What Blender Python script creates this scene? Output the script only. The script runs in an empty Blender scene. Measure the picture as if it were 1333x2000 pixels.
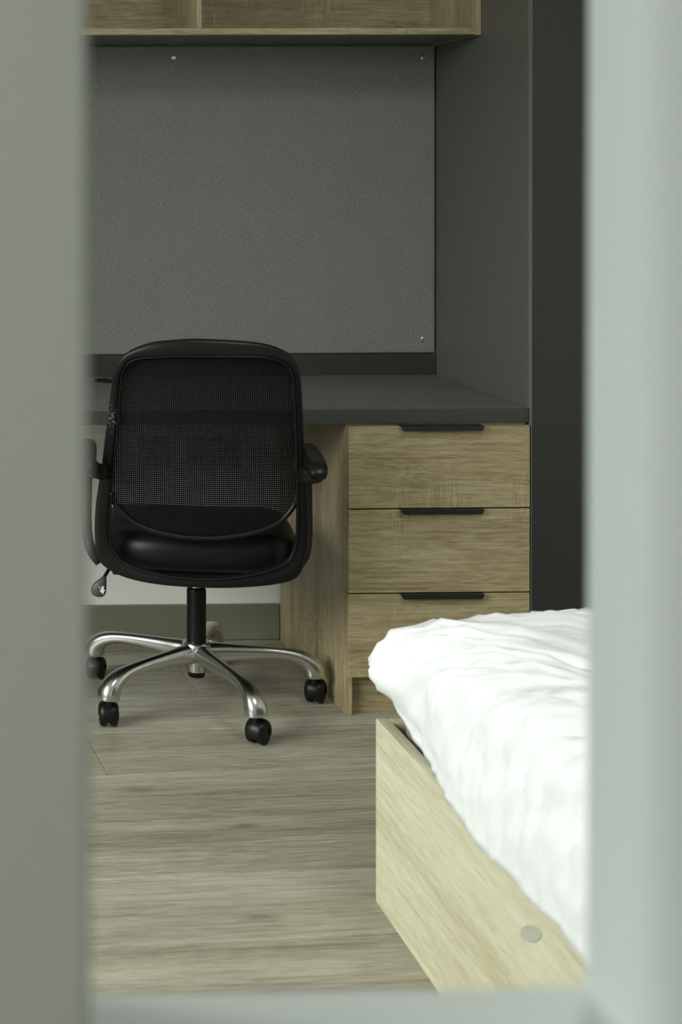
import bpy, bmesh, math, random
from mathutils import Matrix, Vector, noise
C = bpy.context.scene
COL = C.collection
PI = math.pi

# ------------------------------------------------------------------ camera
FPX = 3006.9
cd = bpy.data.cameras.new('camera')
cam = bpy.data.objects.new('camera', cd)
COL.objects.link(cam)
cd.sensor_fit = 'VERTICAL'
cd.sensor_height = 36.0
cd.sensor_width = 24.0
cd.lens = FPX / 2000 * 36.0
cd.shift_x = (666.5 + 180.1) / 2000
cd.shift_y = (363.8 - 1000.0) / 2000
rx = Vector((0.99976409, -0.02143638, -0.00349978))
dn = Vector((-0.00373243, -0.01082233, -0.99993447))
fw = Vector((0.02139710, 0.99971164, -0.01089978))
m = Matrix((rx, -dn, -fw)).transposed().to_4x4()
m.translation = Vector((0, 0, 1.3183))
cam.matrix_world = m
cd.clip_start = 0.02
cd.dof.use_dof = True
cd.dof.focus_distance = 3.62
cd.dof.aperture_fstop = cd.lens / 10.5
C.camera = cam

# ------------------------------------------------------------------ world, lights, exposure
w = bpy.data.worlds.new('world')
C.world = w
w.use_nodes = True
w.node_tree.nodes['Background'].inputs[0].default_value = (0.86, 0.93, 1.0, 1)
w.node_tree.nodes['Background'].inputs[1].default_value = 1.6
C.view_settings.view_transform = 'Standard'
C.view_settings.look = 'None'
C.view_settings.exposure = 0.0
C.view_settings.gamma = 1.0
C.view_settings.use_curve_mapping = False


def area(name, loc, rot, sx, sy, power, col):
    l = bpy.data.lights.new(name, 'AREA')
    l.shape = 'RECTANGLE'
    l.size = sx
    l.size_y = sy
    l.energy = power
    l.color = col
    o = bpy.data.objects.new(name, l)
    o.location = loc
    o.rotation_euler = rot
    COL.objects.link(o)
    return o


WIN_Y0, WIN_Y1, WIN_Z0, WIN_Z1 = 1.00, 3.05, 0.40, 2.22
# bright overcast sky seen through the window in the left wall
sky_pos, sky_aim = Vector((-5.2, 0.5, 3.6)), Vector((0.6, 3.0, 0.9))
area('sky_daylight', sky_pos, (sky_pos - sky_aim).to_track_quat('Z', 'Y').to_euler(), 5.2, 3.4, 880, (0.97, 1.0, 0.955))
area('room_fill_light', (1.15, 2.10, 2.46), (0, 0, 0), 0.6, 0.6, 17, (0.99, 1.0, 0.95))  # added fill above the bed, lifts duvet top and desk; no known fitting
area('hall_fill_top', (-0.5, -0.5, 2.44), (0, 0, 0), 0.5, 0.5, 2.2, (1.0, 0.985, 0.90))  # weak unseen fill added to brighten the hall face of the partition
area('hall_fill_side', (-1.25, -0.20, 1.45), (0, -PI / 2, 0), 1.1, 0.7, 11.5, (1.0, 0.985, 0.91))  # added fill for the right reveal; the hall wall has no window here

# ------------------------------------------------------------------ helpers
def obj(name, bm, mat, parent=None, smooth=False, angle=None):
    me = bpy.data.meshes.new(name)
    bm.normal_update()
    bm.to_mesh(me)
    bm.free()
    if mat is not None:
        for mm in (mat if isinstance(mat, (list, tuple)) else [mat]):
            me.materials.append(mm)
    if smooth:
        for p in me.polygons:
            p.use_smooth = True
        if angle:
            me.set_sharp_from_angle(angle=math.radians(angle))
    o = bpy.data.objects.new(name, me)
    COL.objects.link(o)
    o.parent = parent
    return o


def thing(name, label, cat, loc=(0, 0, 0), rz=0, group=None):
    o = bpy.data.objects.new(name, None)
    o.empty_display_size = 0.05
    COL.objects.link(o)
    o.location = loc
    o.rotation_euler = (0, 0, rz)
    o['label'] = label
    o['category'] = cat
    if group:
        o['group'] = group
    return o


def struct(o):
    o['kind'] = 'structure'
    return o


def add_box(bm, x0, x1, y0, y1, z0, z1, bev=0.0, seg=2):
    r = bmesh.ops.create_cube(bm, size=1.0)
    vs = r['verts']
    for v in vs:
        v.co = Vector((x0 + (v.co.x + .5) * (x1 - x0), y0 + (v.co.y + .5) * (y1 - y0), z0 + (v.co.z + .5) * (z1 - z0)))
    if bev:
        es = list({e for v in vs for e in v.link_edges})
        bmesh.ops.bevel(bm, geom=es, offset=bev, segments=seg, affect='EDGES', profile=0.5)


def box(x0, x1, y0, y1, z0, z1, bev=0.0, seg=2):
    bm = bmesh.new()
    add_box(bm, x0, x1, y0, y1, z0, z1, bev, seg)
    return bm


def add_loft(bm, rings, closed=False, cap=True):
    vr = [[bm.verts.new(p) for p in r] for r in rings]
    n = len(vr[0])
    rng = range(len(vr)) if closed else range(len(vr) - 1)
    for i in rng:
        a, b = vr[i], vr[(i + 1) % len(vr)]
        for k in range(n):
            bm.faces.new((a[k], a[(k + 1) % n], b[(k + 1) % n], b[k]))
    if cap and not closed:
        bm.faces.new(list(reversed(vr[0])))
        bm.faces.new(vr[-1])
    return bm


def loft(rings, closed=False, cap=True):
    bm = bmesh.new()
    add_loft(bm, rings, closed, cap)
    bmesh.ops.recalc_face_normals(bm, faces=bm.faces)
    return bm


def add_lathe(bm, prof, seg=32, cx=0, cy=0):
    """prof = [(radius, z)] from one axis end to the other"""
    rings = []
    for r, z in prof:
        rings.append([(cx + max(r, 1e-4) * math.cos(2 * PI * k / seg), cy + max(r, 1e-4) * math.sin(2 * PI * k / seg), z) for k in range(seg)])
    add_loft(bm, rings)


def lathe(prof, seg=32, cx=0, cy=0):
    bm = bmesh.new()
    add_lathe(bm, prof, seg, cx, cy)
    bmesh.ops.recalc_face_normals(bm, faces=bm.faces)
    return bm


def catmull(pts, n, closed=True):
    out = []
    N = len(pts)
    rng = N if closed else N - 1
    for i in range(rng):
        def g(j):
            return Vector(pts[j % N]) if closed else Vector(pts[max(0, min(N - 1, j))])
        p0, p1, p2, p3 = g(i - 1), g(i), g(i + 1), g(i + 2)
        for k in range(n):
            t = k / n
            out.append(0.5 * ((2 * p1) + (p2 - p0) * t + (2 * p0 - 5 * p1 + 4 * p2 - p3) * t * t + (-p0 + 3 * p1 - 3 * p2 + p3) * t ** 3))
    if not closed:
        out.append(Vector(pts[-1]))
    return out


def section(n, hw, hh, e=2.6):
    out = []
    for k in range(n):
        a = 2 * PI * (k + .5) / n
        c, s = math.cos(a), math.sin(a)
        out.append((hw * math.copysign(abs(c) ** (2 / e), c), hh * math.copysign(abs(s) ** (2 / e), s)))
    return out


def sweep(path, side, n=16, e=2.6):
    """path = [(point, half width, half height)], side = width axis"""
    rings = []
    side = Vector(side).normalized()
    for i, (p, hw, hh) in enumerate(path):
        a = Vector(path[max(0, i - 1)][0])
        b = Vector(path[min(len(path) - 1, i + 1)][0])
        t = (b - a).normalized()
        s = (side - t * side.dot(t)).normalized()
        u = t.cross(s)
        rings.append([Vector(p) + s * x + u * y for x, y in section(n, hw, hh, e)])
    return loft(rings)


# ------------------------------------------------------------------ materials
def new_mat(name):
    m = bpy.data.materials.new(name)
    m.use_nodes = True
    nt = m.node_tree
    return m, nt, nt.nodes['Principled BSDF']


def plain(name, col, rough=0.5, metal=0.0, spec=0.5, bump=None, vary=0.0):
    m, nt, b = new_mat(name)
    b.inputs['Roughness'].default_value = rough
    b.inputs['Metallic'].default_value = metal
    b.inputs['Specular IOR Level'].default_value = spec
    b.inputs['Base Color'].default_value = (*col, 1)
    tc = nt.nodes.new('ShaderNodeTexCoord')
    if vary:
        n = nt.nodes.new('ShaderNodeTexNoise')
        n.inputs['Scale'].default_value = 9
        n.inputs['Detail'].default_value = 5
        nt.links.new(tc.outputs['Object'], n.inputs['Vector'])
        r = nt.nodes.new('ShaderNodeValToRGB')
        r.color_ramp.elements[0].position = .3
        r.color_ramp.elements[1].position = .7
        r.color_ramp.elements[0].color = (*[c * (1 - vary) for c in col], 1)
        r.color_ramp.elements[1].color = (*[min(1, c * (1 + vary)) for c in col], 1)
        nt.links.new(n.outputs['Fac'], r.inputs['Fac'])
        nt.links.new(r.outputs['Color'], b.inputs['Base Color'])
    if bump:
        sc, st, di = bump
        n = nt.nodes.new('ShaderNodeTexNoise')
        n.inputs['Scale'].default_value = sc
        n.inputs['Detail'].default_value = 3
        bp = nt.nodes.new('ShaderNodeBump')
        bp.inputs['Strength'].default_value = st
        bp.inputs['Distance'].default_value = di
        nt.links.new(tc.outputs['Object'], n.inputs['Vector'])
        nt.links.new(n.outputs['Fac'], bp.inputs['Height'])
        nt.links.new(bp.outputs['Normal'], b.inputs['Normal'])
    return m


def wood(name, axis, dark, mid, light, rough=0.45, saw=0.35, ring=1.0, along=1.0, knots=False, rnd=False, broad=0.35):
    """axis = grain direction 0 x, 1 y, 2 z"""
    m, nt, b = new_mat(name)
    N, L = nt.nodes.new, nt.links.new
    b.inputs['Roughness'].default_value = rough
    b.inputs['Specular IOR Level'].default_value = 0.35
    tc = N('ShaderNodeTexCoord')
    vec = tc.outputs['Object']
    if rnd:
        oi = N('ShaderNodeObjectInfo')
        mu = N('ShaderNodeMath'); mu.operation = 'MULTIPLY'; mu.inputs[1].default_value = 37.0
        L(oi.outputs['Random'], mu.inputs[0])
        cx = N('ShaderNodeCombineXYZ')
        L(mu.outputs[0], cx.inputs[0]); L(mu.outputs[0], cx.inputs[2])
        ad = N('ShaderNodeVectorMath'); ad.operation = 'ADD'
        L(vec, ad.inputs[0]); L(cx.outputs[0], ad.inputs[1])
        vec = ad.outputs[0]

    def mp(a, c):
        q = N('ShaderNodeMapping')
        s = [c, c, c]
        s[axis] = a
        q.inputs['Scale'].default_value = s
        L(vec, q.inputs['Vector'])
        return q.outputs['Vector']

    def nz(v, sc, det=4, dist=0.0, rg=.55):
        n = N('ShaderNodeTexNoise')
        n.inputs['Scale'].default_value = sc
        n.inputs['Detail'].default_value = det
        n.inputs['Distortion'].default_value = dist
        n.inputs['Roughness'].default_value = rg
        L(v, n.inputs['Vector'])
        return n.outputs['Fac']

    def mth(op, a, bb=None, cc=None, clamp=False):
        q = N('ShaderNodeMath')
        q.operation = op
        q.use_clamp = clamp
        for i, x in enumerate((a, bb, cc)):
            if x is None:
                continue
            if isinstance(x, (int, float)):
                q.inputs[i].default_value = x
            else:
                L(x, q.inputs[i])
        return q.outputs[0]

    figure = nz(mp(1.5 * along, 7.5), 1.0, 3, .6, .4)
    rings = mth('SINE', mth('MULTIPLY', figure, 120.0))
    patch = nz(mp(1.6 * along, 6.0), 1.0, 2)
    rings = mth('MULTIPLY', rings, mth('MULTIPLY_ADD', patch, 1.6, -.45, clamp=True))
    band = nz(mp(.7 * along, 9.0), 1.0, 3)
    fibre = nz(mp(26.0, 520.0), 1.0, 3, .3)
    fib2 = nz(mp(7.0, 150.0), 1.0, 4, .5)
    f = mth('MULTIPLY_ADD', rings, .15 * ring, .5)
    f = mth('ADD', f, mth('MULTIPLY', mth('SUBTRACT', band, .5), broad * 4))
    f = mth('ADD', f, mth('MULTIPLY', mth('SUBTRACT', fib2, .5), 1.15))
    f = mth('ADD', f, mth('MULTIPLY', mth('SUBTRACT', fibre, .5), 1.1))
    if saw:
        sm = nz(mp(260.0, 22.0), 1.0, 1)
        mk = nz(mp(5.0, 5.0), 1.0, 1)
        mk = mth('MULTIPLY', mth('SUBTRACT', mk, .56, clamp=True), 6.0, clamp=True)
        sm = mth('MULTIPLY', mth('SUBTRACT', sm, .47), mk)
        f = mth('ADD', f, mth('MULTIPLY', sm, saw * 4))
    r = N('ShaderNodeValToRGB')
    r.color_ramp.elements[0].position = .12
    r.color_ramp.elements[1].position = .88
    r.color_ramp.elements[0].color = (*dark, 1)
    r.color_ramp.elements[1].color = (*light, 1)
    e = r.color_ramp.elements.new(.5)
    e.color = (*mid, 1)
    L(f, r.inputs['Fac'])
    colr = r.outputs['Color']
    if knots:
        vo = N('ShaderNodeTexVoronoi')
        vo.inputs['Scale'].default_value = 1.0
        L(mp(3.2, 9.0), vo.inputs['Vector'])
        k = mth('SUBTRACT', 1.0, mth('MULTIPLY', vo.outputs['Distance'], 5.5), clamp=True)
        k = mth('MULTIPLY', mth('POWER', k, 1.5), mth('MULTIPLY_ADD', fib2, 4.0, -1.15, clamp=True))
        mx = N('ShaderNodeMix'); mx.data_type = 'RGBA'
        L(mth('MULTIPLY', k, .8), mx.inputs[0])
        L(colr, mx.inputs[6])
        mx.inputs[7].default_value = (dark[0] * .4, dark[1] * .38, dark[2] * .36, 1)
        colr = mx.outputs[2]
    if rnd:
        hs = N('ShaderNodeHueSaturation')
        L(mth('MULTIPLY_ADD', oi.outputs['Random'], 0.14, .93), hs.inputs['Value'])
        L(colr, hs.inputs['Color'])
        colr = hs.outputs['Color']
    L(colr, b.inputs['Base Color'])
    bp = N('ShaderNodeBump')
    bp.inputs['Strength'].default_value = .18
    bp.inputs['Distance'].default_value = .0006
    L(mth('ADD', fibre, fib2), bp.inputs['Height'])
    L(bp.outputs['Normal'], b.inputs['Normal'])
    return m


OD, OM, OL = (.200, .152, .074), (.338, .280, .155), (.450, .388, .245)
oak_x = wood('oak_grain_across', 0, OD, OM, OL)
oak_z = wood('oak_grain_upright', 2, OD, OM, OL)
oak_y = wood('oak_grain_lengthwise', 1, OD, OM, OL, broad=.25)
BD, BM, BL = (.39, .36, .225), (.49, .475, .33), (.565, .56, .42)
oak_bed = wood('pale_oak_lengthwise', 1, BD, BM, BL, broad=.38, along=.6, saw=0)
floor_wood = wood('grey_oak_floor', 0, (.165, .150, .105), (.268, .255, .188), (.370, .360, .285), rough=.42,
                  saw=0, ring=.9, along=.8, knots=True, rnd=True, broad=.36)
edge_pale = plain('pale_edge_banding', (.50, .44, .30), .5)
white_wall = plain('white_wall_paint', (.82, .83, .77), .7, bump=(60, .05, .001))
opening_paint = plain('satin_grey_white_paint', (.585, .635, .60), .5)
ceiling_m = plain('ceiling_paint', (.8, .8, .77), .8)
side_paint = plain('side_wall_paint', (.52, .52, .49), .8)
sub_floor = plain('dark_underlay', (.06, .055, .04), .9)
baseboard_m = plain('grey_green_skirting', (.165, .17, .12), .5)
grey_lam = plain('graphite_laminate', (.102, .107, .094), .42, vary=.05, bump=(900, .08, .0003))
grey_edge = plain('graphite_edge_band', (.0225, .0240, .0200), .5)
grey_edge2 = plain('graphite_desk_edge', (.040, .043, .037), .5)
grey_side = plain('graphite_board', (.086, .084, .070), .5, bump=(900, .06, .0003))
black_metal = plain('black_metal', (.012, .012, .012), .45)
black_plastic = plain('black_plastic', (.0062, .0066, .0058), .36, spec=.22, bump=(700, .12, .0004))
black_mesh = plain('black_mesh_thread', (.0045, .0055, .0052), .8, spec=.08)
black_leather = plain('black_leatherette', (.0045, .0055, .0075), .42, spec=.22, bump=(350, .15, .0005))
alu = plain('polished_aluminium', (.62, .62, .60), .22, metal=1.0)
chrome = plain('chrome', (.75, .75, .75), .12, metal=1.0)
grey_plastic = plain('grey_lever_plastic', (.055, .055, .048), .5)
white_plastic = plain('white_plastic', (.62, .62, .58), .4)
white_print = plain('white_print', (.75, .75, .75), .6)
socket_dark = plain('socket_slot', (.01, .01, .01), .6)
duvet_m = plain('white_cotton', (.655, .672, .66), .85, spec=.12, bump=(70, .30, .003))
mattress_m = plain('mattress_ticking', (.20, .155, .14), .85, spec=.1)
ghost_m = plain('grey_ghost_spot', (.37, .37, .30), .5)


def fabric():
    m, nt, b = new_mat('grey_noticeboard_felt')
    N, L = nt.nodes.new, nt.links.new
    b.inputs['Roughness'].default_value = .95
    b.inputs['Specular IOR Level'].default_value = .1
    tc = N('ShaderNodeTexCoord')
    outs = []
    for s in ((700, 1, 120), (120, 1, 700), (14, 1, 9)):
        mp = N('ShaderNodeMapping')
        mp.inputs['Scale'].default_value = s
        n = N('ShaderNodeTexNoise')
        n.inputs['Scale'].default_value = 1
        n.inputs['Detail'].default_value = 2
        L(tc.outputs['Object'], mp.inputs['Vector'])
        L(mp.outputs['Vector'], n.inputs['Vector'])
        outs.append(n.outputs['Fac'])
    a = N('ShaderNodeMath'); a.operation = 'ADD'
    L(outs[0], a.inputs[0]); L(outs[1], a.inputs[1])
    c = N('ShaderNodeMath'); c.operation = 'MULTIPLY_ADD'
    L(outs[2], c.inputs[0]); c.inputs[1].default_value = .12
    L(a.outputs[0], c.inputs[2])
    r = N('ShaderNodeValToRGB')
    r.color_ramp.elements[0].position = .85
    r.color_ramp.elements[1].position = 1.0
    r.color_ramp.elements[0].color = (.142, .150, .132, 1)
    r.color_ramp.elements[1].color = (.215, .223, .198, 1)
    sc = N('ShaderNodeMath'); sc.operation = 'MULTIPLY_ADD'
    L(c.outputs[0], sc.inputs[0]); sc.inputs[1].default_value = .5; sc.inputs[2].default_value = .395
    L(sc.outputs[0], r.inputs['Fac'])
    L(r.outputs['Color'], b.inputs['Base Color'])
    bp = N('ShaderNodeBump'); bp.inputs['Strength'].default_value = .3; bp.inputs['Distance'].default_value = .001
    L(a.outputs[0], bp.inputs['Height']); L(bp.outputs['Normal'], b.inputs['Normal'])
    return m


felt = fabric()


def scuffed_plastic():
    m = plain('black_plastic_scuffed', (.0066, .0070, .0062), .36, spec=.22)
    nt = m.node_tree
    N, L = nt.nodes.new, nt.links.new
    b = nt.nodes['Principled BSDF']
    tc = N('ShaderNodeTexCoord')
    vm = N('ShaderNodeVectorMath'); vm.operation = 'SUBTRACT'
    vm.inputs[1].default_value = (-.205, -.335, .752)
    L(tc.outputs['Object'], vm.inputs[0])
    sc = N('ShaderNodeVectorMath'); sc.operation = 'MULTIPLY'
    sc.inputs[1].default_value = (45, 18, 22)
    L(vm.outputs[0], sc.inputs[0])
    ln = N('ShaderNodeVectorMath'); ln.operation = 'LENGTH'
    L(sc.outputs[0], ln.inputs[0])
    fall = N('ShaderNodeMath'); fall.operation = 'SUBTRACT'; fall.use_clamp = True; fall.inputs[0].default_value = 1.0
    L(ln.outputs['Value'], fall.inputs[1])
    nz = N('ShaderNodeTexNoise'); nz.inputs['Scale'].default_value = 170; nz.inputs['Detail'].default_value = 4
    L(tc.outputs['Object'], nz.inputs['Vector'])
    th = N('ShaderNodeMath'); th.operation = 'MULTIPLY_ADD'; th.use_clamp = True
    th.inputs[1].default_value = 7.0; th.inputs[2].default_value = -3.5
    L(nz.outputs['Fac'], th.inputs[0])
    mk = N('ShaderNodeMath'); mk.operation = 'MULTIPLY'; mk.use_clamp = True
    L(fall.outputs[0], mk.inputs[0]); L(th.outputs[0], mk.inputs[1])
    mx = N('ShaderNodeMix'); mx.data_type = 'RGBA'
    mx.inputs[6].default_value = (.0066, .0070, .0062, 1)
    mx.inputs[7].default_value = (.16, .17, .15, 1)
    L(mk.outputs[0], mx.inputs[0])
    L(mx.outputs[2], b.inputs['Base Color'])
    return m


scuffed = scuffed_plastic()

# ------------------------------------------------------------------ setting
X0, X1 = -1.35, 2.16          # room
YB, YF = 4.286, 0.78
HY = -1.5                     # hall rear
CEIL = 2.5

struct(obj('wall_back', box(X0 - .1, X1 + .1, YB, YB + .1, 0, CEIL), white_wall))
bm = bmesh.new()
add_box(bm, X0 - .12, X0, HY, WIN_Y0, 0, CEIL)
add_box(bm, X0 - .12, X0, WIN_Y1, YB, 0, CEIL)
add_box(bm, X0 - .12, X0, WIN_Y0, WIN_Y1, 0, WIN_Z0)
add_box(bm, X0 - .12, X0, WIN_Y0, WIN_Y1, WIN_Z1, CEIL)
struct(obj('wall_left', bm, white_wall))
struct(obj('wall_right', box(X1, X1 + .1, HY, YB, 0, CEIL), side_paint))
struct(obj('wall_rear', box(X0, X1, HY - .1, HY, 0, CEIL), white_wall))
struct(obj('ceiling', box(X0 - .1, X1 + .1, HY - .1, YB + .1, CEIL, CEIL + .1), ceiling_m))
bm = bmesh.new()
t = .05
xa, xb = X0 - .09, X0 - .03
add_box(bm, xa, xb, WIN_Y0, WIN_Y0 + t, WIN_Z0, WIN_Z1, .004)
add_box(bm, xa, xb, WIN_Y1 - t, WIN_Y1, WIN_Z0, WIN_Z1, .004)
add_box(bm, xa, xb, WIN_Y0 + t, WIN_Y1 - t, WIN_Z0, WIN_Z0 + t, .004)
add_box(bm, xa, xb, WIN_Y0 + t, WIN_Y1 - t, WIN_Z1 - t, WIN_Z1, .004)
ym = (WIN_Y0 + WIN_Y1) / 2
add_box(bm, xa + .01, xb - .01, ym - .02, ym + .02, WIN_Z0 + t, WIN_Z1 - t, .004)
struct(obj('window_1', bm, white_plastic))

# front partition with the small opening the picture is taken through
OX0, OX1, OZ0, OZ1 = .0850, .3640, .8975, 1.86
inner = []
rad = .010
for cx, cz, a0 in ((OX1 - rad, OZ1 - rad, 0), (OX0 + rad, OZ1 - rad, 90), (OX0 + rad, OZ0 + rad, 180), (OX1 - rad, OZ0 + rad, 270)):
    for k in range(7):
        a = math.radians(a0 + 15 * k)
        inner.append((cx + rad * math.cos(a), cz + rad * math.sin(a)))
corner = [(X1, CEIL), (X0, CEIL), (X0, 0), (X1, 0)]
bm = bmesh.new()
YP0, YP1 = .61, .78
ch = .0025


def ring_in(y, grow):
    cx, cz = (OX0 + OX1) / 2, (OZ0 + OZ1) / 2
    return [bm.verts.new((x + math.copysign(grow, x - cx), y, z + math.copysign(grow, z - cz))) for x, z in inner]


loops = [ring_in(YP0, ch), ring_in(YP0 + ch, 0), ring_in(YP1 - ch, 0), ring_in(YP1, ch)]
n = len(inner)
for a, b in zip(loops, loops[1:]):
    for k in range(n):
        bm.faces.new((a[k], a[(k + 1) % n], b[(k + 1) % n], b[k]))
for lp, y in ((loops[0], YP0), (loops[-1], YP1)):
    cv = [bm.verts.new((x, y, z)) for x, z in corner]
    for q in range(4):
        for k in range(6):
            bm.faces.new((lp[q * 7 + k], lp[q * 7 + k + 1], cv[q]))
        bm.faces.new((lp[q * 7 + 6], lp[(q * 7 + 7) % n], cv[(q + 1) % 4], cv[q]))
bmesh.ops.recalc_face_normals(bm, faces=bm.faces)
struct(obj('wall_front', bm, opening_paint))

# baseboard on the back wall
struct(obj('baseboard_back', box(X0, 1.128, YB - .018, YB, 0, .098, .002), baseboard_m))

# floor: sub floor plus planks laid slightly askew
fl = struct(obj('floor', box(X0 - .1, X1 + .1, HY - .1, YB + .1, -.08, -.012), sub_floor))
TH = math.radians(4.05)
ct, st = math.cos(TH), math.sin(TH)
U0 = Vector((.903, 3.842))
PW, PL = .2435, 1.30
rect = [Vector((X0 + .001, HY + .001)), Vector((X1 - .001, HY + .001)), Vector((X1 - .001, YB - .019)), Vector((X0 + .001, YB - .019))]
loc_rect = [Vector(((p - U0).x * ct + (p - U0).y * st, -(p - U0).x * st + (p - U0).y * ct)) for p in rect]


def clip(poly, clipper):
    out = poly
    for i in range(len(clipper)):
        a, b = clipper[i], clipper[(i + 1) % len(clipper)]
        e = b - a
        src, out = out, []
        for j in range(len(src)):
            p, q = src[j], src[(j + 1) % len(src)]
            sp = e.x * (p - a).y - e.y * (p - a).x
            sq = e.x * (q - a).y - e.y * (q - a).x
            if sp >= 0:
                out.append(p)
            if (sp >= 0) != (sq >= 0):
                out.append(p + (q - p) * (sp / (sp - sq)))
        if not out:
            return []
    return out


random.seed(5)
JX = (.81 - U0.x) * ct + (3.864 - U0.y) * st
for j in range(-24, 5):
    off = JX if j == 0 else ((-.436) if j == -2 else -.62 + random.uniform(-.12, .06) - .1 * (j % 2))
    for i in range(-4, 4):
        a0 = off + i * PL
        poly = [Vector((a0, j * PW)), Vector((a0 + PL, j * PW)), Vector((a0 + PL, (j + 1) * PW)), Vector((a0, (j + 1) * PW))]
        g = .0006
        poly = [Vector((a0 + g, j * PW + g)), Vector((a0 + PL - g, j * PW + g)), Vector((a0 + PL - g, (j + 1) * PW - g)), Vector((a0 + g, (j + 1) * PW - g))]
        poly = clip(poly, loc_rect)
        if len(poly) < 3:
            continue
        ar = abs(sum(poly[k].x * poly[(k + 1) % len(poly)].y - poly[k].y * poly[(k + 1) % len(poly)].x for k in range(len(poly)))) / 2
        if ar < .002:
            continue
        bm = bmesh.new()
        c = sum(poly, Vector((0, 0))) / len(poly)
        def lay(z, s):
            return [bm.verts.new((p.x + (s if p.x < c.x else -s), p.y + (s if p.y < c.y else -s), z)) for p in poly]
        A, B, D = lay(-.012, 0), lay(-.0008, 0), lay(0, .0012)
        nn = len(poly)
        for P_, Q_ in ((A, B), (B, D)):
            for k in range(nn):
                bm.faces.new((P_[k], P_[(k + 1) % nn], Q_[(k + 1) % nn], Q_[k]))
        bm.faces.new(D)
        bm.faces.new(list(reversed(A)))
        o = obj('plank', bm, floor_wood, fl)
        o.location = (U0.x, U0.y, 0)
        o.rotation_euler = (0, 0, TH)

# ------------------------------------------------------------------ noticeboard
DX0 = -.34                                   # left end of the desk run
XR = 1.5705
YW = 4.2682                                  # front plane of board, upstand
nb = thing('noticeboard', 'large grey felt noticeboard screwed to the wall above the desk', 'noticeboard', (.6, YB, .80))
bm = box(DX0 - .6, XR - .0045 - .6, YW - YB, -.0015, .0, 1.659 - .80, .005, 3)
obj('felt_panel', bm, felt, nb)
for x, z in ((.833, 1.628), (1.532, 1.626), (1.532, .838), (.133, 1.628)):
    bm = bmesh.new()
    add_lathe(bm, [(.0001, 0), (.0068, 0), (.0068, .0012), (.005, .0022), (.0038, .0022), (.003, .0014), (.0001, .0014)], 16)
    o = obj('screw', bm, chrome, nb, smooth=True, angle=40)
    o.location = (x - .6, YW - YB, z - .80)
    o.rotation_euler = (PI / 2, 0, 0)

# ------------------------------------------------------------------ wall shelf
YS = 3.952
sh = thing('wall_shelf', 'open oak box shelf mounted on the wall above the noticeboard', 'shelf', (.6, YB, 1.661))
sx = .6
tp = .0165
SZ = .36
def S(name, x0, x1, y0, y1, z0, z1, mat, bev=.0012):
    return obj(name, box(x0 - sx, x1 - sx, y0 - YB, y1 - YB, z0, z1, bev), mat, sh)
S('side_panel', XR - .0148, XR - .0005, YS, YB - .001, 0, SZ, oak_z)
S('side_panel', DX0, DX0 + tp, YS, YB - .001, 0, SZ, oak_z)
S('bottom_panel', DX0 + tp, XR - .0150, YS + .0008, YB - .009, .0018, .0185, oak_x)
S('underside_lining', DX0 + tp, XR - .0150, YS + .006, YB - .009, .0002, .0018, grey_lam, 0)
S('top_panel', DX0 + tp, XR - .0150, YS + .0008, YB - .009, SZ - .018, SZ, oak_x)
S('back_panel', DX0 + tp, XR - .0150, YB - .009, YB - .001, .0, SZ, oak_x)
for x in (.831, .19):
    S('divider', x, x + .0130, YS + .0008, YB - .009, .0185, SZ - .018, oak_z)

# ------------------------------------------------------------------ wardrobe
wd = thing('wardrobe', 'tall graphite wardrobe standing against the right end of the desk', 'wardrobe', (XR, 3.668, 0))
obj('side_panel', box(0, .018, 0, YB - 3.668 - .002, 0, 2.3, .001), grey_side, wd)
obj('side_panel', box(.56, .578, 0, YB - 3.668 - .002, 0, 2.3, .001), grey_side, wd)
obj('back_panel', box(.018, .56, YB - 3.668 - .012, YB - 3.668 - .002, .06, 2.282), grey_side, wd)
obj('top_panel', box(.018, .56, 0, YB - 3.668 - .012, 2.282, 2.3), grey_side, wd)
obj('bottom_panel', box(.018, .56, 0, YB - 3.668 - .012, .06, .078), grey_side, wd)
obj('plinth', box(.018, .56, .03, .046, 0, .06), grey_edge, wd)
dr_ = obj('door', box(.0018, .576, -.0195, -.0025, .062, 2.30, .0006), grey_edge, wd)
obj('lit_edge_strip', box(.0006, .0018, -.0195, -.0025, .062, 2.30, .0002), plain('lit_edge_grey', (.13, .135, .118), .4), dr_)['label'] = 'door edge strip with window light painted in'  # paler colour paints window light onto the door's left side

# ------------------------------------------------------------------ desk
YD = 3.659
dk = thing('desk', 'long graphite built-in desk under the noticeboard', 'desk', (.6, 3.95, 0))
def D(name, x0, x1, y0, y1, z0, z1, mat, bev=.0015):
    return obj(name, box(x0 - .6, x1 - .6, y0 - 3.95, y1 - 3.95, z0, z1, bev), mat, dk)
D('desktop', DX0, XR - .0008, YD + .0012, YB - .001, .7062, .74, grey_lam, .0006)
D('front_edge', DX0, XR - .0008, YD, YD + .0012, .7062, .7398, grey_edge2, .0004)
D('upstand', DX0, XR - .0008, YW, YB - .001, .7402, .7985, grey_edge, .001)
D('leg_panel', DX0, DX0 + .018, YD + .02, YB - .02, 0, .706, oak_z)
bm = lathe([(.0001, .7401), (.0335, .7401), (.0335, .7425), (.031, .7445), (.026, .7445), (.0255, .7425), (.0001, .7425)], 32, .629 - .6, 4.172 - 3.95)
obj('cable_grommet', bm, black_plastic, dk, smooth=True, angle=40)['label'] = 'black round cable grommet'

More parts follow.
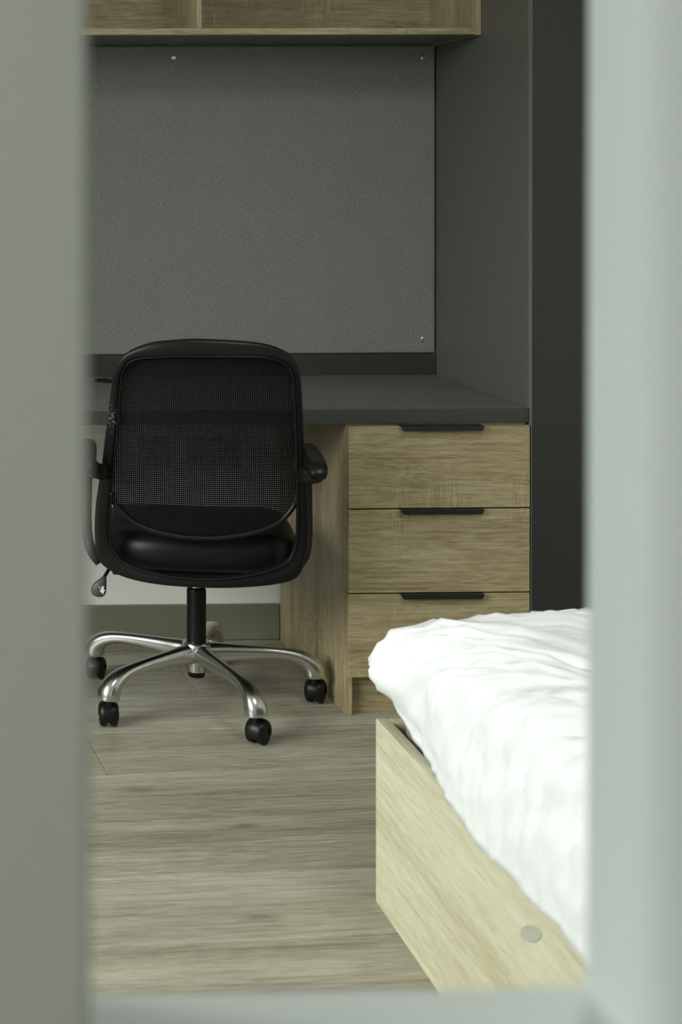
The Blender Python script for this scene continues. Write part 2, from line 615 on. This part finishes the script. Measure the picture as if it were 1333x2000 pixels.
# ------------------------------------------------------------------ drawer pedestal
YFc = 3.668
pd = thing('drawer_pedestal', 'oak drawer pedestal with three drawers under the right end of the desk', 'drawers', (1.1284, YFc, 0))
W = XR - 1.1284 - .004
DP = YB - .0195 - YFc
def Pn(name, x0, x1, y0, y1, z0, z1, mat, bev=.0008):
    return obj(name, box(x0, x1, y0, y1, z0, z1, bev), mat, pd)
Pn('side_panel', 0, .0165, 0, DP, 0, .7058, oak_z)
Pn('side_panel', W - .0165, W, 0, DP, 0, .7058, oak_z)
Pn('back_panel', .0165, W - .0165, DP - .01, DP, .0, .7058, oak_x)
Pn('top_rail', .0165, W - .0165, .0005, .08, .690, .7058, oak_x)
Pn('plinth', .0165, W - .0165, .024, .040, .0, .0935, oak_x)
dz = [(.5040, .6998), (.3012, .5005), (.0985, .2978)]
for i, (z0, z1) in enumerate(dz):
    bm = bmesh.new()
    add_box(bm, .0020, W + .0012, -.0192, -.0012, z0, z1, .0009)
    # drawer tray behind the front
    add_box(bm, .022, .034, -.0012, DP - .05, z0 + .012, z1 - .04)
    add_box(bm, W - .034, W - .022, -.0012, DP - .05, z0 + .012, z1 - .04)
    add_box(bm, .034, W - .034, -.0012, DP - .05, z0 + .012, z0 + .022)
    add_box(bm, .034, W - .034, DP - .06, DP - .05, z0 + .022, z1 - .04)
    dr = obj('drawer', bm, oak_x, pd)
    dr.location = (0, 0, 0)
    # edge pull: folded plate over the drawer top
    x0, x1 = 1.2535 - 1.1284, 1.4525 - 1.1284
    f = -.0192
    bm = bmesh.new()
    add_box(bm, x0, x1, f - .012, -.004, z1 + .0002, z1 + .0018, .0004, 1)
    prof = [(x0, z1 + .0018), (x0 + .0015, z1 - .0040), (x0 + .0055, z1 - .0098), (x1 - .0040, z1 - .0098), (x1 - .0010, z1 - .0040), (x1, z1 + .0018)]
    add_loft(bm, [[(x, f - .0136, z) for x, z in prof], [(x, f - .0120, z) for x, z in prof]])
    bmesh.ops.recalc_face_normals(bm, faces=bm.faces)
    h = obj('handle', bm, black_metal, dr)
    h['label'] = 'black metal edge pull'

# ------------------------------------------------------------------ trunking and sockets under the desk
tr = obj('cable_trunking', box(DX0 - .3 - .15, 1.12 - .15, -.012, 0, -.02, .045, .002), white_wall)
tr.location = (.15, YB - .0005, .5975)
tr['label'] = 'white cable trunking strip along the wall just below the desktop'
tr['category'] = 'trunking'


def socket(name, label, x, z, wd_, n_):
    t = thing(name, label, 'socket', (x, YB, z))
    obj('face_plate', box(-wd_ / 2, wd_ / 2, -.010, -.0005, -.043, .043, .003), white_plastic, t)
    for k in range(n_):
        cx = (k - (n_ - 1) / 2) * .076
        for px, pz, a, b in ((0, .014, .002, .0042), (-.011, -.010, .0034, .002), (.011, -.010, .0034, .002)):
            obj('pin_slot', box(cx + px - a, cx + px + a, -.0106, -.0096, pz - b, pz + b), socket_dark, t)
        obj('rocker_switch', box(cx + .020, cx + .029, -.013, -.0098, .012, .030, .001), white_plastic, t)
    return t


socket('wall_socket', 'white single wall socket under the desk behind the left of the chair back', .772, .520, .086, 1)
socket('wall_socket', 'white double wall socket under the desk behind the middle of the chair back', .940, .517, .146, 2)

# ------------------------------------------------------------------ bed
BX, BY = .896, 2.735
bd = thing('bed', 'pale oak panelled single bed base in the right foreground', 'bed', (BX, BY, 0))
BWd, BLn = .965, 1.86
obj('side_rail', box(0, .0235, -BLn, 0, 0, .330, .0015), oak_bed, bd)
obj('side_rail', box(BWd - .0235, BWd, -BLn, 0, 0, .330, .0015), oak_bed, bd)
obj('foot_board', box(.0235, BWd - .0235, -.0235, 0, 0, .330, .0015), oak_bed, bd)
obj('head_board', box(.0235, BWd - .0235, -BLn, -BLn + .0235, 0, .330, .0015), oak_bed, bd)
obj('base_panel', box(.0235, BWd - .0235, -BLn + .0235, -.0235, .19, .205), oak_bed, bd)
ghost_rings = []
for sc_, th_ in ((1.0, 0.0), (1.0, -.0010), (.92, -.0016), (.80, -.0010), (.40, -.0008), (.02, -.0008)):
    ghost_rings.append([(th_, -.034 * sc_ * math.cos(t_), sc_ * (-.0115 * math.sin(t_) + .0150 * math.cos(t_))) for t_ in [2 * PI * k / 28 for k in range(28)]])
o = obj('ghost_spot', loft(ghost_rings), ghost_m, bd, smooth=True, angle=50)  # made-up oval disc imitating a blurred ghost spot, not a bed fitting
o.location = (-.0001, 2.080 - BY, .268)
o['label'] = 'oval grey disc added to imitate an image ghost'

mt = obj('mattress', box(-.45, .45, -.895, .895, 0, .17, .035, 4), mattress_m, None, smooth=True)
mt.location = (BX + BWd / 2, BY - .93, .2052)
mt['label'] = 'mattress lying on the oak bed base under the white duvet'
mt['category'] = 'mattress'

# duvet: rings from the middle of the top outward and down the sides
def duvet():
    x0, x1, y0, y1 = .020, BWd - .020, -BLn + .04, -.015      # hem rectangle in bed space
    cx, cy = (x0 + x1) / 2, (y0 + y1) / 2
    hx, hy = (x1 - x0) / 2, (y1 - y0) / 2
    rc = .07
    NX, NY, NC = 90, 170, 26
    N = 2 * (NX + NY) + 4 * NC

    def outline(ins, r_):
        """rounded rectangle inset by ins with corner radius r_; (point, outward normal) list of constant length"""
        ax, ay = hx - ins - r_, hy - ins - r_
        out = []
        for qx, qy, a0, ns in ((1, 1, 0, NX), (-1, 1, 90, NY), (-1, -1, 180, NX), (1, -1, 270, NY)):
            for k in range(NC):
                a = math.radians(a0 + 90 * k / NC)
                n_ = Vector((math.cos(a), math.sin(a)))
                out.append((Vector((cx + qx * ax, cy + qy * ay)) + n_ * r_, n_))
            a = math.radians(a0 + 90)
            n_ = Vector((math.cos(a), math.sin(a)))
            st_ = Vector((cx + qx * ax, cy + qy * ay)) + n_ * r_
            en = {(1, 1): (-1, 1), (-1, 1): (-1, -1), (-1, -1): (1, -1), (1, -1): (1, 1)}[(qx, qy)]
            e_ = Vector((cx + en[0] * ax, cy + en[1] * ay)) + n_ * r_
            for k in range(ns):
                out.append((st_.lerp(e_, k / ns), n_))
        return out
    # side profile: (outward, height) from hem up to the top
    prof = [(.002, .335), (.001, .344), (.000, .358), (.004, .374), (.007, .392), (.009, .412), (.010, .432), (.009, .452), (.004, .472), (-.004, .490),
            (-.015, .506), (-.030, .520), (-.048, .532), (-.070, .542), (-.095, .550), (-.125, .556), (-.16, .560), (-.20, .563)]
    bm = bmesh.new()
    rings, nrms = [], []

    for pi, (o_, z_) in enumerate(prof):
        ring, nr = [], []
        low = max(0, 1 - pi / 7)
        up = pi / (len(prof) - 1)
        for P, nn in outline(max(0, -o_), rc + .75 * max(0, -o_)):
            out, z = max(0, o_), z_
            cdist = Vector((P.x - x0, P.y - y1)).length
            ear = math.exp(-(cdist / .12) ** 2)
            out += ear * (.046 * math.exp(-((z_ - .425) / .062) ** 2) + .004)
            z += ear * low * .050
            if nn.x < -.5:
                Y = BY + P.y
                over = max(0, min(1, (2.56 - Y) / .26))
                over = over * over * (3 - 2 * over)
                wob = math.sin(Y * 27 + 1.3) * math.cos(Y * 11.1)
                out += min(1, low * 1.6) * over * .026
                z += low * over * (-.014 + .007 * wob)
            ring.append(Vector((P.x + nn.x * out, P.y + nn.y * out, z)))
            a_ = max(0, min(1, (up - .35) / .5)) * PI / 2
            nr.append(Vector((nn.x * math.cos(a_), nn.y * math.cos(a_), math.sin(a_) + .02)).normalized())
        rings.append(ring)
        nrms.append(nr)
    last = rings[-1]
    K = 60
    for k in range(1, K):
        t = k / K
        rings.append([Vector((cx + (q.x - cx) * (1 - t), cy + (q.y - cy) * (1 - t * .98), .563 + .010 * math.sin(t * PI / 2))) for q in last])
        nrms.append([Vector((0, 0, 1))] * N)
    vr = []
    for ri, (ring, nr) in enumerate(zip(rings, nrms)):
        row = []
        soft = .22 + .78 * min(1, ri / 7)
        for q, nv in zip(ring, nr):
            # broad folds, quilting pucker and fine crumple
            p1 = noise.noise(Vector((q.x * 6, q.y * 6, q.z * 6)))
            p2 = noise.noise(Vector((q.x * 17 + 5, q.y * 44, q.z * 24)))
            p3 = noise.noise(Vector((q.x * 38, q.y * 80 + 9, q.z * 50)))
            p4 = 1 - 2 * abs(noise.noise(Vector((q.x * 13 + 3, q.y * 9 + q.z * 14, q.z * 5))))
            p5 = 1 - 2 * abs(noise.noise(Vector((q.x * 22 - 7, q.y * 26 + 2, q.z * 19))))
            dsp = (.008 * p1 + .0105 * p2 + .0050 * p3 + .011 * max(0, p4) ** 3 + .008 * max(0, p5) ** 3 - .006) * soft
            row.append(bm.verts.new(q + nv * dsp))
        vr.append(row)
    for a, b in zip(vr, vr[1:]):
        for k in range(N):
            bm.faces.new((a[k], a[(k + 1) % N], b[(k + 1) % N], b[k]))
    bm.faces.new(vr[-1])
    bmesh.ops.recalc_face_normals(bm, faces=bm.faces)
    return bm


dv = obj('duvet', duvet(), duvet_m, None, smooth=True)
dv.location = (BX, BY, 0)
sol = dv.modifiers.new('thick', 'SOLIDIFY')
sol.thickness = .006
sol.offset = -1
dv['label'] = 'puckered white cotton duvet draped over the bed'
dv['category'] = 'duvet'

# ------------------------------------------------------------------ office chair
ROT = math.radians(-9)
chair = thing('office_chair', 'black mesh-back swivel office chair with polished five-star base at the desk', 'chair', (.789, 3.768, 0), ROT)


def surf(r, z, off=0.0):
    t = max(0.0, (z - .37) / .56)
    return -(.285 + .10 * t ** 1.3) + .03 * (r / .23) ** 2 + off


FR = [((-0.0009, 0.941), (-0.0004, 0.9009)), ((0.1117, 0.9341), (0.1112, 0.9003)), ((0.1693, 0.9174), (0.162, 0.8907)), ((0.1981, 0.8926), (0.1815, 0.8765)), ((0.2117, 0.8502), (0.1923, 0.8529)), ((0.218, 0.7841), (0.1975, 0.7798)), ((0.2246, 0.7008), (0.2028, 0.6966)), ((0.2326, 0.6), (0.2071, 0.6007)), ((0.2378, 0.5156), (0.2098, 0.5164)), ((0.2353, 0.4566), (0.206, 0.4635)), ((0.2185, 0.3946), (0.1879, 0.4267)), ((0.1744, 0.3743), (0.1418, 0.4047)), ((0.0751, 0.3643), (0.0613, 0.3901)), ((-0.0144, 0.3627), (-0.0075, 0.386)), ((-0.1042, 0.3657), (-0.088, 0.3906)), ((-0.1727, 0.376), (-0.1587, 0.4062)), ((-0.2183, 0.3961), (-0.1901, 0.4279)), ((-0.2395, 0.422), (-0.2053, 0.4559)), ((-0.2452, 0.4767), (-0.2087, 0.4923)), ((-0.2426, 0.5384), (-0.205, 0.5477)), ((-0.2341, 0.6004), (-0.199, 0.6213)), ((-0.2257, 0.6571), (-0.1954, 0.6762)), ((-0.2173, 0.7293), (-0.1895, 0.7369)), ((-0.2054, 0.8237), (-0.1825, 0.8403)), ((-0.2007, 0.8585), (-0.1745, 0.8692)), ((-0.1767, 0.9011), (-0.1552, 0.8889)), ((-0.1236, 0.9287), (-0.1123, 0.8962)), ((-0.0621, 0.9384), (-0.0563, 0.8999))]
outl = catmull([a for a, b in FR], 6)
innl = catmull([b for a, b in FR], 6)
rings = []
for o_, i_ in zip(outl, innl):
    mid = (o_ + i_) / 2
    hw = (o_ - i_).length / 2
    dr_ = (o_ - i_).normalized()
    ring = []
    for x, y in section(14, 1.0, 1.0, 3.2):
        r_, z_ = mid.x + dr_.x * x * hw, mid.y + dr_.y * x * hw
        ring.append((r_, surf(mid.x, mid.y, .002) + y * .0125, z_))
    rings.append(ring)
obj('back_frame', loft(rings, closed=True), scuffed, chair, smooth=True)

# thin raised lip along the inside rim of the frame
rings = []
for i_, o_ in zip(innl, outl):
    d_ = (o_ - i_).normalized()
    c_ = i_ + d_ * .002
    rings.append([(c_.x + d_.x * x, surf(c_.x, c_.y, -.0115) + y, c_.y + d_.y * x) for x, y in section(8, .0025, .003, 2)])
obj('inner_lip', loft(rings, closed=True), black_plastic, chair, smooth=True)

# lower rail of the mesh
BAR = [(0.2141, 0.5984), (0.2099, 0.5769), (0.1999, 0.5494), (0.1646, 0.5126), (0.098, 0.4889), (0.004, 0.4778), (-0.0821, 0.484), (-0.1492, 0.5043), (-0.1946, 0.5438), (-0.2062, 0.5759)]
barp = catmull(BAR, 6, closed=False)
obj('lower_mesh_rail', sweep([((p.x, surf(p.x, p.y, -.002), p.y), .0055, .006) for p in barp], (0, 1, 0), 10, 2), black_plastic, chair, smooth=True)

# mesh: individual woven threads (real holes)
poly = [p for p in innl if p.y > .585]
poly = sorted(poly, key=lambda p: math.atan2(p.y - .7, p.x))
bl = {}
def xr_range(z):
    xs = []
    P = [(p.x, p.y) for p in innl]
    for k in range(len(P)):
        a, b = P[k], P[(k + 1) % len(P)]
        if (a[1] - z) * (b[1] - z) < 0:
            xs.append(a[0] + (b[0] - a[0]) * (z - a[1]) / (b[1] - a[1]))
    if len(xs) < 2:
        return None
    lo, hi = min(xs), max(xs)
    ys = []
    for k in range(len(barp) - 1):
        a, b = barp[k], barp[k + 1]
        if (a.y - z) * (b.y - z) < 0:
            ys.append(a.x + (b.x - a.x) * (z - a.y) / (b.y - a.y))
    if len(ys) >= 2:
        lo, hi = max(lo, min(ys)), min(hi, max(ys))
    elif z < .50:
        return None
    return lo - .004, hi + .004


def z_range(x):
    zs = []
    P = [(p.x, p.y) for p in innl]
    for k in range(len(P)):
        a, b = P[k], P[(k + 1) % len(P)]
        if (a[0] - x) * (b[0] - x) < 0:
            zs.append(a[1] + (b[1] - a[1]) * (x - a[0]) / (b[0] - a[0]))
    if not zs:
        return None
    hi = max(zs)
    lo = None
    for k in range(len(barp) - 1):
        a, b = barp[k], barp[k + 1]
        if (a.x - x) * (b.x - x) < 0:
            lo = a.y + (b.y - a.y) * (x - a.x) / (b.x - a.x)
    if lo is None:
        lo = min(z for z in zs if z > .58) if any(z > .58 for z in zs) else None
    if lo is None or hi - lo < .02:
        return None
    return lo - .002, hi + .004


bm = bmesh.new()
def strand(pts, half, horiz):
    va = []
    for (r_, z_) in pts:
        y = surf(r_, z_, .0045 if horiz else .0052)
        if horiz:
            va.append((bm.verts.new((r_, y, z_ - half)), bm.verts.new((r_, y, z_ + half))))
        else:
            va.append((bm.verts.new((r_ - half, y, z_)), bm.verts.new((r_ + half, y, z_))))
    for a, b in zip(va, va[1:]):
        bm.faces.new((a[0], b[0], b[1], a[1]))


PITCH = .0047
z = .482
while z < .902:
    rg = xr_range(z)
    if rg and rg[1] - rg[0] > .02:
        strand([(rg[0] + (rg[1] - rg[0]) * k / 14, z) for k in range(15)], .00152, True)
    z += PITCH
x = -.208
while x < .212:
    rg = z_range(x)
    if rg:
        strand([(x, rg[0] + (rg[1] - rg[0]) * k / 14) for k in range(15)], .00146, False)
    x += PITCH
obj('mesh_panel', bm, black_mesh, chair)['label'] = 'fine see-through black mesh'

# seat cushion
rings = []
SW, SD = .232, .245
prof = [(.30, .384), (.86, .384), (.955, .390), (.995, .405), (1.0, .425), (.985, .443), (.94, .456), (.85, .463), (.6, .464), (.3, .461), (.02, .460)]
for s_, z_ in prof:
    ring = []
    for k in range(56):
        a = 2 * PI * k / 56
        c, s = math.cos(a), math.sin(a)
        e = 2 / 3.4
        rx_, fy_ = SW * s_ * math.copysign(abs(c) ** e, c), SD * s_ * math.copysign(abs(s) ** e, s)
        zz = z_
        fy = fy_ - .022
        if z_ > .41:
            zz -= .030 * max(0, (fy - .08) / .14) ** 2
            zz += .010 * max(0, (-fy - .13) / .12)
        ring.append((rx_, fy, zz))
    rings.append(ring)
obj('seat', loft(rings), black_leather, chair, smooth=True)
obj('seat_pan', box(-.205, .205, -.225, .19, .368, .3845, .006), black_plastic, chair)
obj('tilt_mechanism', box(-.065, .065, -.09, .10, .335, .3685, .010, 3), black_plastic, chair)

# arms: pad, curved support and bracket to the back frame
for s in (-1, 1):
    P = [(.250, -.418, .648, .017, .012), (.251, -.402, .660, .021, .014), (.252, -.35, .665, .022, .014), (.252, -.28, .668, .022, .014),
         (.253, -.215, .668, .021, .014), (.254, -.165, .661, .019, .014), (.255, -.140, .640, .017, .014), (.256, -.135, .605, .015, .015),
         (.257, -.140, .550, .0135, .018), (.257, -.150, .500, .0125, .022), (.255, -.165, .455, .0125, .026), (.247, -.185, .420, .0125, .030), (.225, -.19, .390, .012, .024)]
    pp = catmull([(a, b, c, d, e) for a, b, c, d, e in P], 5, closed=False) if False else None
    fine = []
    A = catmull([p[:3] for p in P], 5, closed=False)
    Bq = catmull([(p[3], p[4], 0) for p in P], 5, closed=False)
    fine = [((s * a.x - .009, a.y, a.z), b.x, b.y) for a, b in zip(A, Bq)]
    arm = obj('armrest', sweep(fine, (1, 0, 0), 16, 2.8), black_plastic, chair, smooth=True)
    br = [((s * .212, -.335, .634), .010, .018), ((s * .228, -.345, .633), .011, .018), ((s * .243, -.362, .640), .012, .018), ((s * .250, -.385, .655), .012, .016), ((s * .252, -.395, .668), .010, .010)]
    obj('bracket', sweep(br, (0, 1, 0), 14, 3), black_plastic, arm, smooth=True)

# gas column
obj('gas_column', lathe([(.0001, .145), (.0237, .145), (.0237, .279), (.0225, .284), (.0185, .288), (.0001, .288)], 36), black_plastic, chair, smooth=True, angle=35)['label'] = 'black outer column tube'
obj('column_rod', lathe([(.0001, .2875), (.0165, .2875), (.0165, .292), (.014, .294), (.014, .320), (.0001, .320)], 28), chrome, chair, smooth=True, angle=35)['label'] = 'chrome piston collar'

# five-star base
obj('base_hub', lathe([(.0001, .1545), (.030, .1545), (.0345, .150), (.036, .143), (.037, .125), (.030, .112), (.0245, .106), (.0235, .081), (.0215, .079), (.0001, .079)], 40), alu, chair, smooth=True, angle=40)['label'] = 'polished aluminium hub'
obj('hub_plug', lathe([(.0001, .0795), (.0205, .0795), (.0205, .069), (.019, .067), (.0001, .067)], 28), black_plastic, chair, smooth=True, angle=40)['label'] = 'black plastic plug under the hub'
ARM = [(.012, .1255, .022, .025), (.05, .1255, .0190, .0240), (.09, .1255, .0155, .0205), (.14, .1255, .0135, .0170), (.185, .1245, .0135, .0148), (.225, .1210, .0155, .0145),
       (.255, .1130, .0195, .0175), (.276, .1005, .0235, .0215), (.287, .0870, .0258, .0245), (.2905, .0750, .0262, .0255), (.2915, .0680, .0255, .0245)]
A = catmull([(0, r_, z_) for r_, z_, _, _ in ARM], 4, closed=False)
Bq = catmull([(w_, h_, 0) for _, _, w_, h_ in ARM], 4, closed=False)
bma = sweep([(tuple(a), b.x, b.y) for a, b in zip(A, Bq)], (1, 0, 0), 20, 2.4)
base_arm = obj('base_arm', bma, alu, chair, smooth=True, angle=50)

# caster: hood with two wheels
bm = bmesh.new()
rings = []
for xx, rr in ((-.0235, .016), (-.0225, .0225), (-.019, .0262), (-.012, .0285), (0, .0292), (.012, .0285), (.019, .0262), (.0225, .0225), (.0235, .016)):
    ring = []
    for k in range(25):
        a = math.radians(-28 + 236 * k / 24)
        ring.append((xx, rr * math.cos(a), .029 + rr * math.sin(a)))
    for k in range(24, -1, -1):
        a = math.radians(-28 + 236 * k / 24)
        ring.append((xx, (rr - .004) * math.cos(a), .029 + (rr - .004) * math.sin(a)))
    rings.append(ring)
add_loft(bm, rings)
add_lathe(bm, [(.0001, .05), (.0085, .05), (.0085, .074), (.0001, .074)], 14, 0, -.012)
bmesh.ops.recalc_face_normals(bm, faces=bm.faces)
caster = obj('caster', bm, black_plastic, chair, smooth=True, angle=50)
bm = bmesh.new()
rings = []
for xx, rr in ((-.0085, .004), (-.0085, .020), (-.0075, .0240), (-.0045, .0262), (.0035, .0262), (.0068, .0245), (.0082, .021), (.0085, .004)):
    rings.append([(xx, rr * math.cos(2 * PI * k / 28), rr * math.sin(2 * PI * k / 28)) for k in range(28)])
add_loft(bm, rings)
bmesh.ops.recalc_face_normals(bm, faces=bm.faces)
wheel = obj('wheel', bm, black_plastic, caster, smooth=True, angle=50)
wheel.location = (-.0132, 0, .0262)
w2 = wheel.copy()
COL.objects.link(w2)
w2.parent = caster
w2.location = (.0132, 0, .0262)

angles = [-2.5, 69.5, 141.5, 213.5, 285.5]
swivel = [-30, 20, -22, -4, -42]
for k, (ad, sw) in enumerate(zip(angles, swivel)):
    a = math.radians(ad) - ROT                       # direction in chair space
    if k == 0:
        ba, ca = base_arm, caster
    else:
        ba = base_arm.copy(); COL.objects.link(ba); ba.parent = chair
        ca = caster.copy(); COL.objects.link(ca); ca.parent = chair
        for wv in (wheel, w2):
            q = wv.copy(); COL.objects.link(q); q.parent = ca
    ba.rotation_euler = (0, 0, a - PI / 2)
    sr = math.radians(sw) - ROT
    ca.location = (.289 * math.cos(a) - .013 * math.sin(sr), .289 * math.sin(a) + .013 * math.cos(sr), 0)
    ca.rotation_euler = (0, 0, sr)

# height lever with paddle
lv = obj('height_lever', sweep([((-.150, -.10, .374), .004, .004), ((-.195, -.150, .376), .004, .004), ((-.212, -.175, .370), .0042, .0042), ((-.2225, -.195, .357), .0042, .0042), ((-.226, -.200, .348), .004, .004)], (0, 1, 0), 10, 2), black_plastic, chair, smooth=True)
path = [((-.2225, -.197, .3560), .004, .005), ((-.2265, -.199, .3475), .0085, .0095), ((-.232, -.202, .338), .0095, .0150), ((-.236, -.203, .328), .0098, .0178), ((-.2385, -.204, .320), .0092, .0170), ((-.240, -.2045, .3135), .006, .012), ((-.2405, -.2045, .311), .002, .004)]
pdl = obj('paddle', sweep(path, (0, 1, 0), 18, 2.2), grey_plastic, lv, smooth=True)
pdl['label'] = 'grey teardrop paddle with a worn white printed mark'

# worn printed mark on the paddle: small white strokes standing on its face
bm = bmesh.new()
strokes = [(-.2265, .3340, .0016, .0042, 20), (-.2300, .3300, .0012, .0050, -35), (-.2245, .3300, .0012, .0036, 50), (-.2275, .3265, .0018, .0034, 10),
           (-.2250, .3255, .0013, .0032, -20), (-.2300, .3250, .0010, .0028, 40), (-.2335, .3350, .0008, .0034, 55), (-.2265, .3222, .0012, .0024, -5), (-.2255, .3375, .0007, .0026, 75)]
for x, z, a, b, rt in strokes:
    c, s = math.cos(math.radians(rt)), math.sin(math.radians(rt))
    q = [(-a, -b), (a, -b * .7), (a * .6, b), (-a, b * .8)]
    pts = [(x + u * c - v * s, z + u * s + v * c) for u, v in q]
    add_loft(bm, [[(u, -.2136 + .5 * (u + .232) * 0, v) for u, v in pts], [(u, -.2110, v) for u, v in pts]])
bmesh.ops.recalc_face_normals(bm, faces=bm.faces)
obj('printed_mark', bm, white_print, lv)['label'] = 'white printed mark'
